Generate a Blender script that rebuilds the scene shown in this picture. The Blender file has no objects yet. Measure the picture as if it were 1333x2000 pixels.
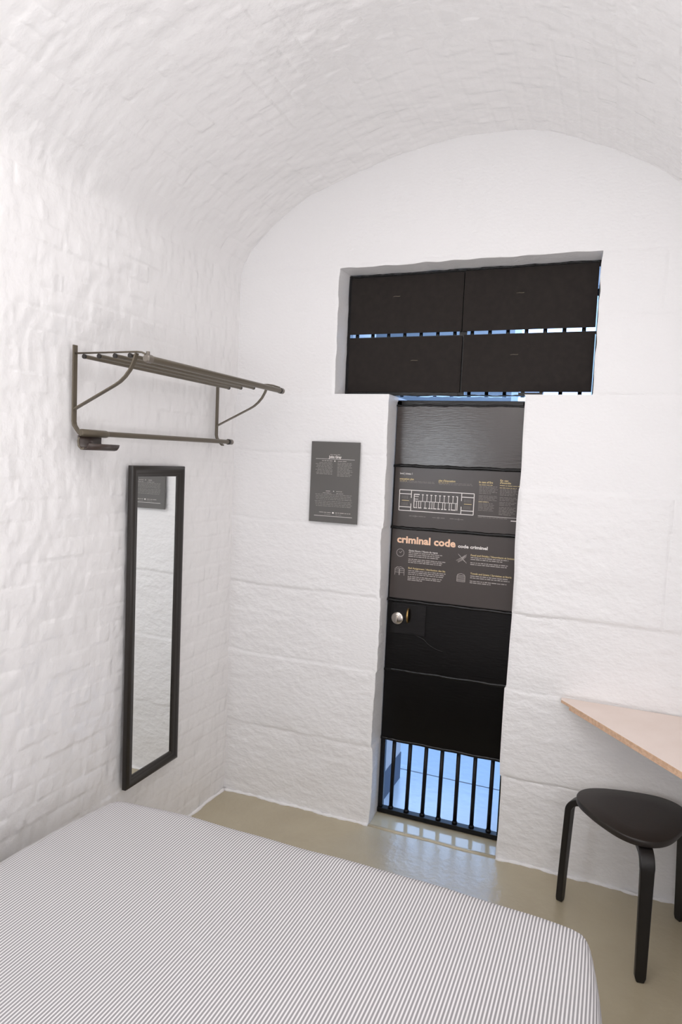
import bpy, bmesh, math, random
import numpy as np
from mathutils import Vector, Matrix

random.seed(7)
rng = np.random.default_rng(11)
S = bpy.context.scene
COL = S.collection

# ------------------------------------------------------------------ camera
F_PX, YAW, PITCH, ROLL = 1339.08, 0.3875, 0.07356, 0.04343
CAM = Vector((1.7343, -2.8653, 1.65))
fw = Vector((-math.sin(YAW) * math.cos(PITCH), math.cos(YAW) * math.cos(PITCH), -math.sin(PITCH)))
r0 = Vector((math.cos(YAW), math.sin(YAW), 0))
u0 = r0.cross(fw)
rt = r0 * math.cos(ROLL) + u0 * math.sin(ROLL)
up = -r0 * math.sin(ROLL) + u0 * math.cos(ROLL)
cam_data = bpy.data.cameras.new('camera')
cam_data.sensor_fit = 'VERTICAL'
cam_data.sensor_height = 36.0
cam_data.lens = F_PX / 2000 * 36.0
cam_data.clip_start = 0.02
cam = bpy.data.objects.new('camera', cam_data)
m3 = Matrix((rt, up, -fw)).transposed()
cam.matrix_world = Matrix.Translation(CAM) @ m3.to_4x4()
COL.objects.link(cam)
S.camera = cam

# ------------------------------------------------------------------ world, lights, exposure
w = bpy.data.worlds.new('sky')
S.world = w
w.use_nodes = True
w.node_tree.nodes['Background'].inputs[0].default_value = (0.45, 0.62, 0.9, 1)
w.node_tree.nodes['Background'].inputs[1].default_value = 0.6
S.view_settings.view_transform = 'Standard'
S.view_settings.look = 'None'
S.view_settings.gamma = 1
S.view_settings.exposure = -0.06

def area(name, loc, target, sx, sy, power, color):
    d = bpy.data.lights.new(name, 'AREA')
    d.shape = 'RECTANGLE'; d.size = sx; d.size_y = sy
    d.energy = power; d.color = color
    o = bpy.data.objects.new(name, d)
    o.location = loc
    o.rotation_euler = (Vector(target) - Vector(loc)).to_track_quat('-Z', 'Y').to_euler()
    COL.objects.link(o)
    return o

area('cell_window_daylight', (0.14, -3.25, 1.70), (0.9, 0, 1.6), 0.30, 0.40, 7, (0.85, 0.93, 1.0))
area('side_fill', (2.07, -1.35, 1.70), (0.0, -0.9, 1.5), 1.1, 1.2, 3.2, (1.0, 0.98, 0.965))  # invented soft fill by the right wall, brightens left corner and door jamb
area('vault_fill', (1.1, -2.95, 2.0), (1.3, -2.8, 3.1), 0.9, 0.5, 14.5, (1.0, 0.985, 0.975))  # added fill behind the camera, aimed upward to brighten the vault
area('overhead_fill', (1.06, -2.0, 2.88), (1.06, -1.95, 0), 1.0, 1.3, 11, (1.0, 0.985, 0.975))  # made-up overhead panel out of view, lifts floor, bed and desk
area('low_right_fill', (2.02, -1.9, 1.0), (1.1, -0.5, 3.0), 0.4, 0.5, 9, (0.98, 0.985, 1.0))  # extra unseen fill pointing up from the right, put in for the far vault
area('corridor_skylight', (1.5, 1.45, 3.2), (1.3, 1.2, 0), 2.6, 1.0, 52, (0.46, 0.665, 1.0))

# ------------------------------------------------------------------ helpers
def srgb(r, g, b):
    f = lambda c: (c / 255 / 12.92) if c / 255 <= 0.04045 else ((c / 255 + 0.055) / 1.055) ** 2.4
    return (f(r), f(g), f(b), 1)

def mat(name, color, rough=0.5, metal=0.0, spec=0.5, bumps=(), coat=0.0, vary=None):
    m = bpy.data.materials.new(name)
    m.use_nodes = True
    nt = m.node_tree
    b = nt.nodes['Principled BSDF']
    b.inputs['Base Color'].default_value = color
    b.inputs['Roughness'].default_value = rough
    b.inputs['Metallic'].default_value = metal
    b.inputs['Specular IOR Level'].default_value = spec
    b.inputs['Coat Weight'].default_value = coat
    b.inputs['Coat Roughness'].default_value = 0.1
    tc = nt.nodes.new('ShaderNodeTexCoord')
    prev = None
    for (scale, stretch, dist, detail) in bumps:
        mp = nt.nodes.new('ShaderNodeMapping')
        mp.inputs['Scale'].default_value = stretch
        nt.links.new(tc.outputs['Object'], mp.inputs['Vector'])
        n = nt.nodes.new('ShaderNodeTexNoise')
        n.inputs['Scale'].default_value = scale
        n.inputs['Detail'].default_value = detail
        nt.links.new(mp.outputs[0], n.inputs['Vector'])
        bp = nt.nodes.new('ShaderNodeBump')
        bp.inputs['Distance'].default_value = dist
        bp.inputs['Strength'].default_value = 1.0
        nt.links.new(n.outputs['Fac'], bp.inputs['Height'])
        if prev: nt.links.new(prev.outputs[0], bp.inputs['Normal'])
        prev = bp
    if prev: nt.links.new(prev.outputs[0], b.inputs['Normal'])
    if vary:
        c2, scale, lo, hi = vary
        n = nt.nodes.new('ShaderNodeTexNoise'); n.inputs['Scale'].default_value = scale; n.inputs['Detail'].default_value = 5
        nt.links.new(tc.outputs['Object'], n.inputs['Vector'])
        rp = nt.nodes.new('ShaderNodeValToRGB')
        rp.color_ramp.elements[0].position = lo; rp.color_ramp.elements[0].color = color
        rp.color_ramp.elements[1].position = hi; rp.color_ramp.elements[1].color = c2
        nt.links.new(n.outputs['Fac'], rp.inputs[0]); nt.links.new(rp.outputs[0], b.inputs['Base Color'])
    return m

M = {}
M['wall_paint'] = mat('glossy white masonry paint', (0.925, 0.905, 0.903, 1), 0.24, spec=0.5,
                      bumps=((34, (1, 1, .7), 0.0030, 3), (90, (1, 1, 1), 0.0008, 3)), coat=0.6)
M['stone_paint'] = mat('white painted stone', (0.925, 0.908, 0.908, 1), 0.5, spec=0.35,
                       bumps=((60, (1, 1, 1.6), 0.0028, 5),))
M['reveal_paint'] = M['stone_paint']
M['floor'] = mat('taupe floor paint', srgb(189, 178, 153), 0.25, spec=0.8, bumps=((40, (1, 1, 1), 0.0016, 4), (6, (1, 1, 1), 0.003, 2)),
                 vary=(srgb(182, 170, 145), 3.5, 0.35, 0.7))
M['sill'] = mat('glossy taupe threshold paint', srgb(189, 178, 153), 0.12, spec=0.6, bumps=((14, (1, 1, 1), 0.0012, 3),))
M['black_paint'] = mat('glossy black steel paint', srgb(11, 9, 9), 0.25, spec=0.4,
                       bumps=((30, (1, 1, 3), 0.0008, 4),))
M['panel_paint'] = mat('satin black panel paint', srgb(9, 7, 7), 0.3, spec=0.3,
                       bumps=((45, (0.5, 1, 3), 0.0006, 4),))
M['top_panel'] = mat('brown black brushed panel paint', srgb(58, 50, 46), 0.24, spec=0.8,
                     bumps=((45, (0.5, 1, 4), 0.0006, 4),))
M['shutter'] = mat('matt brown black board', srgb(41, 36, 34), 0.75, spec=0.2, bumps=((300, (1, 1, 1), 0.0003, 2),),
                   vary=(srgb(46, 41, 38), 40, 0.3, 0.7))
M['sign'] = mat('charcoal sign vinyl', srgb(70, 62, 59), 0.33, spec=0.6, vary=(srgb(66, 58, 55), 3, 0.3, 0.7))
M['poster'] = mat('grey poster board', srgb(100, 97, 94), 0.45, spec=0.3, vary=(srgb(104, 102, 100), 3, 0.3, 0.7))
M['white_ink'] = mat('white print', srgb(238, 232, 228), 0.6, spec=0.2)
M['soft_ink'] = mat('light grey print', srgb(188, 180, 176), 0.6, spec=0.2)
M['faint_ink'] = mat('faint grey print', srgb(152, 148, 144), 0.6, spec=0.2)
M['plan_ink'] = mat('mid grey print', srgb(138, 131, 127), 0.6, spec=0.2)
M['orange_ink'] = mat('pale orange print', srgb(255, 214, 184), 0.6, spec=0.2)
M['yellow_ink'] = mat('pale yellow print', srgb(222, 200, 150), 0.6, spec=0.2)
M['rack_metal'] = mat('grey brown lacquered steel', srgb(104, 95, 81), 0.33, metal=0.25, spec=0.5)
M['rack_dark'] = mat('dark plastic cap', srgb(38, 33, 30), 0.4)
M['rack_cap'] = mat('grey metal end cap', srgb(124, 116, 107), 0.35, metal=0.3)
M['hook'] = mat('dark brown plastic', srgb(72, 60, 55), 0.35)
M['frame'] = mat('black brown lacquered frame', srgb(40, 35, 31), 0.35, spec=0.5)
M['mirror'] = mat('mirror glass', (0.93, 0.95, 0.95, 1), 0.0, metal=1.0)
M['stool'] = mat('black stained wood', srgb(20, 16, 15), 0.42, spec=0.5, bumps=((80, (1, 1, 1), 0.0002, 3),))
M['stool_seat'] = mat('black brown stained seat', srgb(40, 34, 31), 0.42, spec=0.5, bumps=((160, (1, 1, 1), 0.0002, 3),))
M['ply'] = mat('pale pinkish veneer', srgb(246, 230, 221), 0.5, spec=0.3, vary=(srgb(242, 225, 215), 8, 0.35, 0.65))
M['ply_edge'] = mat('plywood edge', srgb(232, 196, 166), 0.6, spec=0.2, vary=(srgb(216, 178, 148), 90, 0.4, 0.6))
M['steel'] = mat('brushed steel lock', srgb(205, 198, 190), 0.25, metal=1.0)
M['brass'] = mat('worn brass', srgb(170, 140, 90), 0.3, metal=1.0)
M['bed_base'] = mat('dark bed base fabric', srgb(60, 55, 52), 0.9, spec=0.2)
M['corridor_wall'] = mat('pale blue corridor paint', (0.72, 0.76, 0.80, 1), 0.5, bumps=((20, (1, 1, 1), 0.002, 3),))
M['corridor_floor'] = mat('pale corridor floor paint', (0.62, 0.70, 0.78, 1), 0.22, bumps=((22, (1, 1, 1), 0.002, 4),))
M['bar_paint'] = mat('black bar paint', srgb(12, 10, 11), 0.45, spec=0.3)
M['corridor_far'] = mat('grey corridor stone', (0.30, 0.31, 0.33, 1), 0.7, bumps=((20, (1, 1, 1), 0.004, 4),))
M['slate'] = mat('slate blue skirting paint', srgb(92, 104, 124), 0.5)

def emission(name, color, strength):
    m = bpy.data.materials.new(name); m.use_nodes = True
    nt = m.node_tree; nt.nodes.clear()
    e = nt.nodes.new('ShaderNodeEmission'); o = nt.nodes.new('ShaderNodeOutputMaterial')
    e.inputs[0].default_value = color; e.inputs[1].default_value = strength
    nt.links.new(e.outputs[0], o.inputs[0])
    return m
M['daylight_pane'] = emission('daylit frosted pane', (0.36, 0.58, 1.0, 1), 5.0)

def stripes_material():
    m = bpy.data.materials.new('ticking stripe cotton'); m.use_nodes = True
    nt = m.node_tree; b = nt.nodes['Principled BSDF']
    b.inputs['Roughness'].default_value = 0.85; b.inputs['Specular IOR Level'].default_value = 0.2
    uv = nt.nodes.new('ShaderNodeUVMap'); uv.uv_map = 'cloth'
    sep = nt.nodes.new('ShaderNodeSeparateXYZ'); nt.links.new(uv.outputs[0], sep.inputs[0])
    mul = nt.nodes.new('ShaderNodeMath'); mul.operation = 'MULTIPLY'; mul.inputs[1].default_value = 1 / 0.0084
    nt.links.new(sep.outputs[0], mul.inputs[0])
    pp = nt.nodes.new('ShaderNodeMath'); pp.operation = 'PINGPONG'; pp.inputs[1].default_value = 0.5
    nt.links.new(mul.outputs[0], pp.inputs[0])
    rp = nt.nodes.new('ShaderNodeValToRGB'); cr = rp.color_ramp
    cr.elements[0].position = 0.20; cr.elements[0].color = srgb(152, 149, 151)
    cr.elements[1].position = 0.33; cr.elements[1].color = srgb(229, 226, 227)
    nt.links.new(pp.outputs[0], rp.inputs[0])
    # PINGPONG peaks at 0.5 : narrow grey line, wider white gap
    nt.links.new(rp.outputs[0], b.inputs['Base Color'])
    n = nt.nodes.new('ShaderNodeTexNoise'); n.inputs['Scale'].default_value = 4; n.inputs['Detail'].default_value = 3
    tc = nt.nodes.new('ShaderNodeTexCoord'); nt.links.new(tc.outputs['Object'], n.inputs['Vector'])
    bp = nt.nodes.new('ShaderNodeBump'); bp.inputs['Distance'].default_value = 0.008
    nt.links.new(n.outputs['Fac'], bp.inputs['Height']); nt.links.new(bp.outputs[0], b.inputs['Normal'])
    return m
M['stripe'] = stripes_material()

def link(name, me, parent=None, material=None, smooth=False, bevel=0.0):
    if material is not None: me.materials.append(material)
    if smooth:
        me.polygons.foreach_set('use_smooth', [True] * len(me.polygons))
    o = bpy.data.objects.new(name, me)
    COL.objects.link(o)
    if parent is not None: o.parent = parent
    if bevel:
        b = o.modifiers.new('bevel', 'BEVEL'); b.width = bevel; b.segments = 3; b.limit_method = 'ANGLE'; b.angle_limit = 0.6
        for p in me.polygons: p.use_smooth = True
        wn = o.modifiers.new('normals', 'WEIGHTED_NORMAL')
    return o

def tag(o, label=None, cat=None, group=None, kind=None):
    if label: o['label'] = label
    if cat: o['category'] = cat
    if group: o['group'] = group
    if kind: o['kind'] = kind
    return o

def empty(name, loc=(0, 0, 0)):
    o = bpy.data.objects.new(name, None); o.location = loc; o.empty_display_size = 0.1
    COL.objects.link(o); return o

class MB:
    """collects primitives into one mesh; coordinates are relative to origin `org`"""
    def __init__(s, org=(0, 0, 0)):
        s.bm = bmesh.new(); s.org = Vector(org)
    def v(s, p): return s.bm.verts.new(Vector(p) - s.org)
    def face(s, pts): 
        return s.bm.faces.new([s.v(p) for p in pts])
    def box(s, x0, x1, y0, y1, z0, z1):
        P = [(x, y, z) for x in (x0, x1) for y in (y0, y1) for z in (z0, z1)]
        vs = [s.v(p) for p in P]
        for f in ((0, 1, 3, 2), (4, 6, 7, 5), (0, 4, 5, 1), (2, 3, 7, 6), (0, 2, 6, 4), (1, 5, 7, 3)):
            s.bm.faces.new([vs[i] for i in f])
        return s
    def tube(s, pts, r, seg=16, caps=True):
        pts = [Vector(p) for p in pts]; rings = []
        n = len(pts); ref = None
        for i, p in enumerate(pts):
            t = (pts[min(i + 1, n - 1)] - pts[max(i - 1, 0)]).normalized()
            if ref is None:
                ref = t.orthogonal().normalized()
            ref = (ref - t * ref.dot(t)).normalized()
            b = t.cross(ref)
            rr = r[i] if isinstance(r, (list, tuple)) else r
            rings.append([s.v(p + (ref * math.cos(a) + b * math.sin(a)) * rr) for a in [2 * math.pi * k / seg for k in range(seg)]])
        for a, b in zip(rings, rings[1:]):
            for k in range(seg):
                s.bm.faces.new((a[k], a[(k + 1) % seg], b[(k + 1) % seg], b[k]))
        if caps:
            s.bm.faces.new(rings[0][::-1]); s.bm.faces.new(rings[-1])
        return s
    def ribbon(s, pts, side, width, thick, widths=None):
        """flat strip swept along pts; side = width direction, thickness perpendicular"""
        pts = [Vector(p) for p in pts]; side = Vector(side).normalized(); n = len(pts); rings = []
        for i, p in enumerate(pts):
            t = (pts[min(i + 1, n - 1)] - pts[max(i - 1, 0)]).normalized()
            nn = side.cross(t).normalized()
            wd = (widths[i] if widths else width) / 2
            rings.append([s.v(p + side * a * wd + nn * b * thick / 2) for a, b in ((-1, -1), (1, -1), (1, 1), (-1, 1))])
        for a, b in zip(rings, rings[1:]):
            for k in range(4):
                s.bm.faces.new((a[k], a[(k + 1) % 4], b[(k + 1) % 4], b[k]))
        s.bm.faces.new(rings[0][::-1]); s.bm.faces.new(rings[-1])
        return s
    def prism(s, poly, z0, z1):
        a = [s.v((x, y, z0)) for x, y in poly]; b = [s.v((x, y, z1)) for x, y in poly]
        n = len(poly)
        for k in range(n): s.bm.faces.new((a[k], a[(k + 1) % n], b[(k + 1) % n], b[k]))
        s.bm.faces.new(a[::-1]); s.bm.faces.new(b)
        return s
    def build(s, name, material, parent=None, smooth=False, bevel=0.0, autosmooth=False):
        bmesh.ops.recalc_face_normals(s.bm, faces=s.bm.faces)
        me = bpy.data.meshes.new(name); s.bm.to_mesh(me); s.bm.free()
        o = link(name, me, parent, material, smooth, bevel)
        if autosmooth:
            me.polygons.foreach_set('use_smooth', [True] * len(me.polygons))
            me.set_sharp_from_angle(angle=0.7)
        if parent is None: o.location = s.org
        return o

def arcpts(c, r, a0, a1, n, plane):
    """points on an arc; plane(u, v) -> 3D"""
    return [plane(c[0] + r * math.cos(a0 + (a1 - a0) * i / n), c[1] + r * math.sin(a0 + (a1 - a0) * i / n)) for i in range(n + 1)]

# numpy noise
def vnoise(u, v, su, sv, seed):
    r = np.random.default_rng(seed); T = r.random((256, 256)) * 2 - 1
    a = u / su + 1000; b = v / sv + 1000
    i = np.floor(a).astype(int); j = np.floor(b).astype(int)
    fa = a - i; fb = b - j
    fa = fa * fa * (3 - 2 * fa); fb = fb * fb * (3 - 2 * fb)
    g = lambda p, q: T[p % 256, q % 256]
    return (g(i, j) * (1 - fa) + g(i + 1, j) * fa) * (1 - fb) + (g(i, j + 1) * (1 - fa) + g(i + 1, j + 1) * fa) * fb

def sstep(x, a, b):
    t = np.clip((x - a) / (b - a), 0, 1); return t * t * (3 - 2 * t)

def bricks(u, v, bl=0.215, bh=0.0675, seed=3):
    """height of thickly painted brickwork; u along the course, v across the courses"""
    vv = v + 0.004 * vnoise(u, v, 0.5, 0.3, seed + 9)
    row = np.floor(vv / bh).astype(int)
    off = (row % 2) * 0.5 + 0.12 * np.sin(row * 12.9898)
    cu = u / bl + off; colm = np.floor(cu).astype(int)
    fu = (cu - colm) * bl; fv = vv - row * bh
    du = np.minimum(fu, bl - fu); dv = np.minimum(fv, bh - fv)
    wob = 0.002 * vnoise(u, v, 0.02, 0.02, seed + 5)
    groove = sstep(np.minimum(du + wob, dv * 1.0 + wob), -0.001, 0.0075)
    r = np.random.default_rng(seed); T = r.random((512, 512, 3)) * 2 - 1
    t = T[row % 512, colm % 512]
    h = -0.0015 * (1 - groove)
    h = h + groove * (0.0008 * t[..., 0] + t[..., 1] * 0.0012 * (fu / bl - 0.5) * 2 + t[..., 2] * 0.0006 * (fv / bh - 0.5) * 2)
    return h

def grid_mesh(name, P, cellmask=None, flip=False):
    """P: (n, m, 3)"""
    n, m = P.shape[:2]
    idx = np.arange(n * m).reshape(n, m)
    q = np.stack([idx[:-1, :-1], idx[1:, :-1], idx[1:, 1:], idx[:-1, 1:]], -1).reshape(-1, 4)
    if cellmask is not None: q = q[cellmask.reshape(-1)]
    if flip: q = q[:, ::-1]
    me = bpy.data.meshes.new(name)
    me.vertices.add(n * m); me.vertices.foreach_set('co', P.reshape(-1).astype(np.float32))
    me.loops.add(q.size); me.loops.foreach_set('vertex_index', q.reshape(-1).astype(np.int32))
    me.polygons.add(len(q)); me.polygons.foreach_set('loop_start', (np.arange(len(q)) * 4).astype(np.int32))
    me.polygons.foreach_set('use_smooth', np.ones(len(q), bool))
    me.update(calc_edges=True)
    if cellmask is not None:
        bm = bmesh.new(); bm.from_mesh(me)
        bmesh.ops.delete(bm, geom=[v for v in bm.verts if not v.link_faces], context='VERTS')
        bm.to_mesh(me); bm.free()
    return me

# ------------------------------------------------------------------ room shell
RX, YB, SPR = 2.125, -3.45, 2.50          # right wall, near wall, springing height
# vault section on the far wall, measured along the arch
PROF = [(0, 2.500), (0.004, 2.528), (0.022, 2.572), (0.056, 2.617), (0.104, 2.660), (0.194, 2.741), (0.333, 2.822), (0.456, 2.872), (0.623, 2.929), (0.805, 2.976),
        (1.022, 3.004), (1.229, 2.998), (1.329, 2.982), (1.427, 2.955), (1.618, 2.881), (1.747, 2.805), (1.861, 2.724), (1.99, 2.62), (2.085, 2.53), (RX, 2.45)]
pr = np.array(PROF)
for _ in range(2):                          # soften the measured polygon
    q = [pr[0]]
    for a, b in zip(pr[:-1], pr[1:]): q += [a * .75 + b * .25, a * .25 + b * .75]
    pr = np.array(q + [pr[-1]])
seg = np.r_[0, np.cumsum(np.linalg.norm(np.diff(pr, axis=0), axis=1))]
LEN = seg[-1]

def ygrid(): return np.r_[np.arange(0.0, -2.0, -0.006), np.linspace(-2.0, YB, 60)]

def masonry(u, v, seed):
    amp = 1.0
    h = bricks(u, v, seed=seed)
    h = h + 0.0013 * vnoise(u, v, 0.06, 0.06, seed + 20) + 0.0012 * vnoise(u, v, 0.020, 0.034, seed + 21) + 0.004 * vnoise(u, v, 0.35, 0.25, seed + 22) + 0.0014 * vnoise(u, v, 0.032, 0.075, seed + 23)
    return h

yy = ygrid()
# left wall and vault are one continuous painted surface: made together, then split at the springing
ds = 0.006
sw = np.arange(-2.52, -0.0001, ds); sv = np.linspace(0, LEN, 430)
sa = np.r_[sw, sv]
cx = np.interp(sv, seg, pr[:, 0]); cz = np.interp(sv, seg, pr[:, 1])
cx = np.r_[np.zeros(len(sw)), cx]; cz = np.r_[2.5 + sw, cz]
tx = np.gradient(cx, sa); tz = np.gradient(cz, sa)
k = np.ones(9) / 9
tx = np.convolve(np.pad(tx, 4, mode='edge'), k, 'valid'); tz = np.convolve(np.pad(tz, 4, mode='edge'), k, 'valid')
ln = np.hypot(tx, tz); nx, nz = tz / ln, -tx / ln          # into the room
Sg, Yg = np.meshgrid(sa, np.r_[0.03, yy], indexing='ij')
H = masonry(Yg, Sg + 2.5, 3) + (0.0016 * vnoise(Yg, Sg, 0.05, 0.11, 77) + 0.003 * vnoise(Yg, Sg, 0.13, 0.2, 78)) * sstep(Sg, 0, .5)
H = H * sstep(LEN - Sg, 0, 0.04)
P = np.stack([cx[:, None] + nx[:, None] * H, Yg, cz[:, None] + nz[:, None] * H], -1)
dU = np.gradient(P, axis=0); dV = np.gradient(P, axis=1)
NN = np.cross(dV, dU); NN /= np.linalg.norm(NN, axis=-1, keepdims=True)
if (NN[10, 10, 0] < 0): NN = -NN
def shell(name, rows):
    me = grid_mesh(name, P[rows])
    me.normals_split_custom_set_from_vertices(NN[rows].reshape(-1, 3).tolist())
    tag(link(name, me, None, M['wall_paint']), kind='structure')
shell('wall_left', slice(0, len(sw) + 1)); shell('ceiling', slice(len(sw), None))
# right wall (coarser, outside the picture but bounces light)
yy2 = np.linspace(0, YB, 230); zz2 = np.linspace(-0.02, 2.45, 180)
Y, Z = np.meshgrid(yy2, zz2, indexing='ij')
P = np.stack([RX - masonry(Y, Z, 8) * sstep(2.45 - Z, 0, .05), Y, Z], -1)
tag(link('wall_right', grid_mesh('wall_right', P), None, M['wall_paint']), kind='structure')
# far wall: big painted stones round a T shaped opening
DX0, DX1, DZ1 = 0.765, 1.343, 1.952      # door opening
TX0, TX1, TZ0, TZ1 = 0.506, 1.602, 1.952, 2.504
def lin(*stops):
    out = []
    for (a, b) in zip(stops[:-1], stops[1:]):
        n = max(1, int(round(abs(b - a) / 0.0065))); out += list(np.linspace(a, b, n, endpoint=False))
    return np.array(out + [stops[-1]])
xs = lin(-0.03, TX0, DX0, DX1, TX1, RX + 0.03)
zs = lin(-0.02, DZ1, TZ1, 3.06)
X, Z = np.meshgrid(xs, zs, indexing='ij')
jz_left = [0.36, 0.715, 1.048, 1.365, 1.684, 1.94, 2.52]
jz_right = [0.361, 0.738, 1.055, 1.572, 1.95, 2.262, 2.50]
def joints(X, Z, js, xa, xb, wdt=0.006):
    g = np.zeros_like(X)
    wob = 0.006 * vnoise(X, Z * 0, 0.18, 1, 41) + 0.002 * vnoise(X, Z * 0, 0.03, 1, 42)
    for i, j in enumerate(js):
        d = np.abs(Z - j - wob * (1 if j != 1.95 else .4))
        strength = 0.55 + 0.45 * vnoise(X, X * 0 + i * 3.1, 0.25, 1, 43)
        g = np.maximum(g, (1 - sstep(d, 0.0015, wdt * 1.3)) * strength)
    return g * (X > xa) * (X < xb)
G = np.maximum(joints(X, Z, jz_left, -1, 1.05), joints(X, Z, jz_right, 1.05, 9))
def vjoint(x0, za, zb):
    d = np.abs(X - x0 - 0.004 * vnoise(Z, X * 0, 0.1, 1, 51)); return (1 - sstep(d, 0.001, 0.009)) * (Z > za) * (Z < zb)
G = np.maximum(G, vjoint(1.918, 1.055, 1.572)); G = np.maximum(G, 0.6 * vjoint(1.835, 2.262, 2.50))
G = np.maximum(G, 0.1 * vjoint(0.60, 0.715, 1.048))
# each course stands a little proud or back, some blocks are tooled rough and others nearly smooth
cl = np.digitize(Z, jz_left); cr_ = np.digitize(Z, jz_right)
offL = np.array([.001, .003, 0, .003, .001, .002, 0, 0]); offR = np.array([0, .003, 0, .007, 0, .001, 0, 0])
roughL = np.array([1.1, 1.0, 1.2, 0.9, 0.6, 0.55, .22, .15]); roughR = np.array([1.0, .8, .8, 1.0, .35, .25, .2, .15])
off = np.where(X < 1.05, offL[cl], offR[cr_]); rgh = np.where(X < 1.05, roughL[cl], roughR[cr_])
smooth_dressed = (X > 0.60) & (X < 0.765) & (Z > 0.715) & (Z < 1.048)
rgh = np.where(smooth_dressed, 0.15, rgh)
def blur(a, n=3):
    for _ in range(n):
        a = (np.roll(a, 1, 0) + np.roll(a, -1, 0) + np.roll(a, 1, 1) + np.roll(a, -1, 1) + 2 * a) / 6
    return a
off, rgh = blur(off), blur(rgh)
Hs = off + rgh * (0.0015 * vnoise(X, Z, 0.055, 0.026, 60) + 0.0013 * vnoise(X, Z, 0.022, 0.013, 61) + 0.0022 * vnoise(X, Z, 0.16, 0.09, 62))
Hs = Hs - 0.005 * G + 0.0012 * vnoise(X, Z, 0.3, 0.3, 63)
# rounded arrises beside the openings
def dist_rect(x0, x1, z0, z1):
    dx = np.maximum(np.maximum(x0 - X, X - x1), 0); dz = np.maximum(np.maximum(z0 - Z, Z - z1), 0); return np.hypot(dx, dz)
dmin = np.minimum(dist_rect(DX0, DX1, -1, DZ1), dist_rect(TX0, TX1, TZ0, TZ1))
Hs = Hs * sstep(dmin, 0.0, 0.02) - 0.004 * (1 - sstep(dmin, 0, 0.010))
# wandering arrises: shift vertices sideways near the openings, a different amount per course
jl = 0.0045 * vnoise(Z, Z * 0, 0.13, 1, 70) + np.array([.004, -.002, .003, -.003, .003, .0, 0, 0])[cl] + 0.0015 * vnoise(Z, Z * 0, 0.02, 1, 71)
jr = 0.004 * vnoise(Z, Z * 0, 0.15, 1, 72) + np.array([.001, -.005, .002, .001, .003, .0, 0, 0])[cr_]
def near(x0, w_=0.12): return np.clip(1 - np.abs(X - x0) / w_, 0, 1)
dxs = near(DX0) * jl * (Z < DZ1 + .0) + near(DX1) * jr * (Z < DZ1) + (near(TX0) + near(TX1)) * 0.003 * vnoise(Z, Z * 0, 0.05, 1, 73) * (Z > DZ1)
dzs = np.clip(1 - np.abs(Z - TZ1) / .1, 0, 1) * 0.003 * vnoise(X, X * 0, 0.06, 1, 74) * (X > TX0 - .05) * (X < TX1 + .05)
P = np.stack([X + dxs, -Hs, Z + dzs], -1)
xc = (xs[:-1] + xs[1:]) / 2; zc = (zs[:-1] + zs[1:]) / 2
XC, ZC = np.meshgrid(xc, zc, indexing='ij')
hole = ((XC > DX0) & (XC < DX1) & (ZC < DZ1)) | ((XC > TX0) & (XC < TX1) & (ZC > TZ0) & (ZC < TZ1))
me = grid_mesh('wall_far', P, cellmask=~hole, flip=True)
# pull the edges of the opening back to make the reveals (0.52 m thick wall)
bm = bmesh.new(); bm.from_mesh(me)
bm.normal_update()
def is_open(e):
    if not e.is_boundary: return False
    c = (e.verts[0].co + e.verts[1].co) / 2
    return (DX0 - .03 < c.x < DX1 + .03 and c.z < DZ1 + .03 and c.z > -0.015) or (TX0 - .03 < c.x < TX1 + .03 and TZ0 - .03 < c.z < TZ1 + .03)
be = [e for e in bm.edges if is_open(e)]
cur = be
for yv in (0.012, 0.05, 0.1, 0.15, 0.3, 0.52):
    r = bmesh.ops.extrude_edge_only(bm, edges=cur)
    vs = [g for g in r['geom'] if isinstance(g, bmesh.types.BMVert)]
    cur = [g for g in r['geom'] if isinstance(g, bmesh.types.BMEdge) and all(v in set(vs) for v in g.verts)]
    for v in vs:
        v.co.y = yv
        if yv > 0.2:
            for x0 in (DX0, DX1, TX0, TX1):
                if abs(v.co.x - x0) < 0.012: v.co.x = x0
        if yv >= 0.1 and abs(v.co.x - DX0) < 0.012 and v.co.z < DZ1 - .02: v.co.x = DX0 - (0.004 if yv < .2 else 0.016)
bmesh.ops.recalc_face_normals(bm, faces=bm.faces)
for f in bm.faces: f.smooth = True
bm.to_mesh(me); bm.free()
me.set_sharp_from_angle(angle=0.9)
tag(link('wall_far', me, None, M['stone_paint']), kind='structure')
# outer face of the far wall
b = MB()
for x0, x1, z0, z1 in ((-1.5, TX0, -.02, 3.3), (TX1, 3.5, -.02, 3.3), (TX0, DX0 - .016, -.02, TZ0), (DX1, TX1, -.02, TZ0), (TX0, TX1, TZ1, 3.3)):
    b.face([(x0, 0.52, z0), (x1, 0.52, z0), (x1, 0.52, z1), (x0, 0.52, z1)])
tag(b.build('wall_corridor_near', M['corridor_wall']), kind='structure')

# near wall with arch
b = MB(); b.bm.faces.new([b.v((x, YB, z)) for x, z in [(0, -0.02)] + [tuple(p) for p in pr] + [(RX, -0.02)]])
tag(b.build('wall_near', M['wall_paint']), kind='structure')

# floor of the cell (runs into the doorway)
b = MB(); b.box(-0.03, RX + 0.03, YB, 0.0, -0.06, 0.0)
tag(b.build('floor', M['floor']), kind='structure')
b = MB(); b.box(0.70, 1.40, 0.0, 0.165, -0.06, 0.0); tag(b.build('floor_threshold', M['sill']), kind='structure')
# low painted threshold strip where the doorway begins
b = MB(); b.tube([(0.766, 0.002, -0.004), (0.9, 0.0, -0.003), (1.05, 0.004, -0.0035), (1.2, -0.002, -0.003), (1.342, 0.002, -0.004)], 0.0105, 14)
tag(b.build('trim_1', M['floor'], smooth=True), kind='structure')
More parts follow.
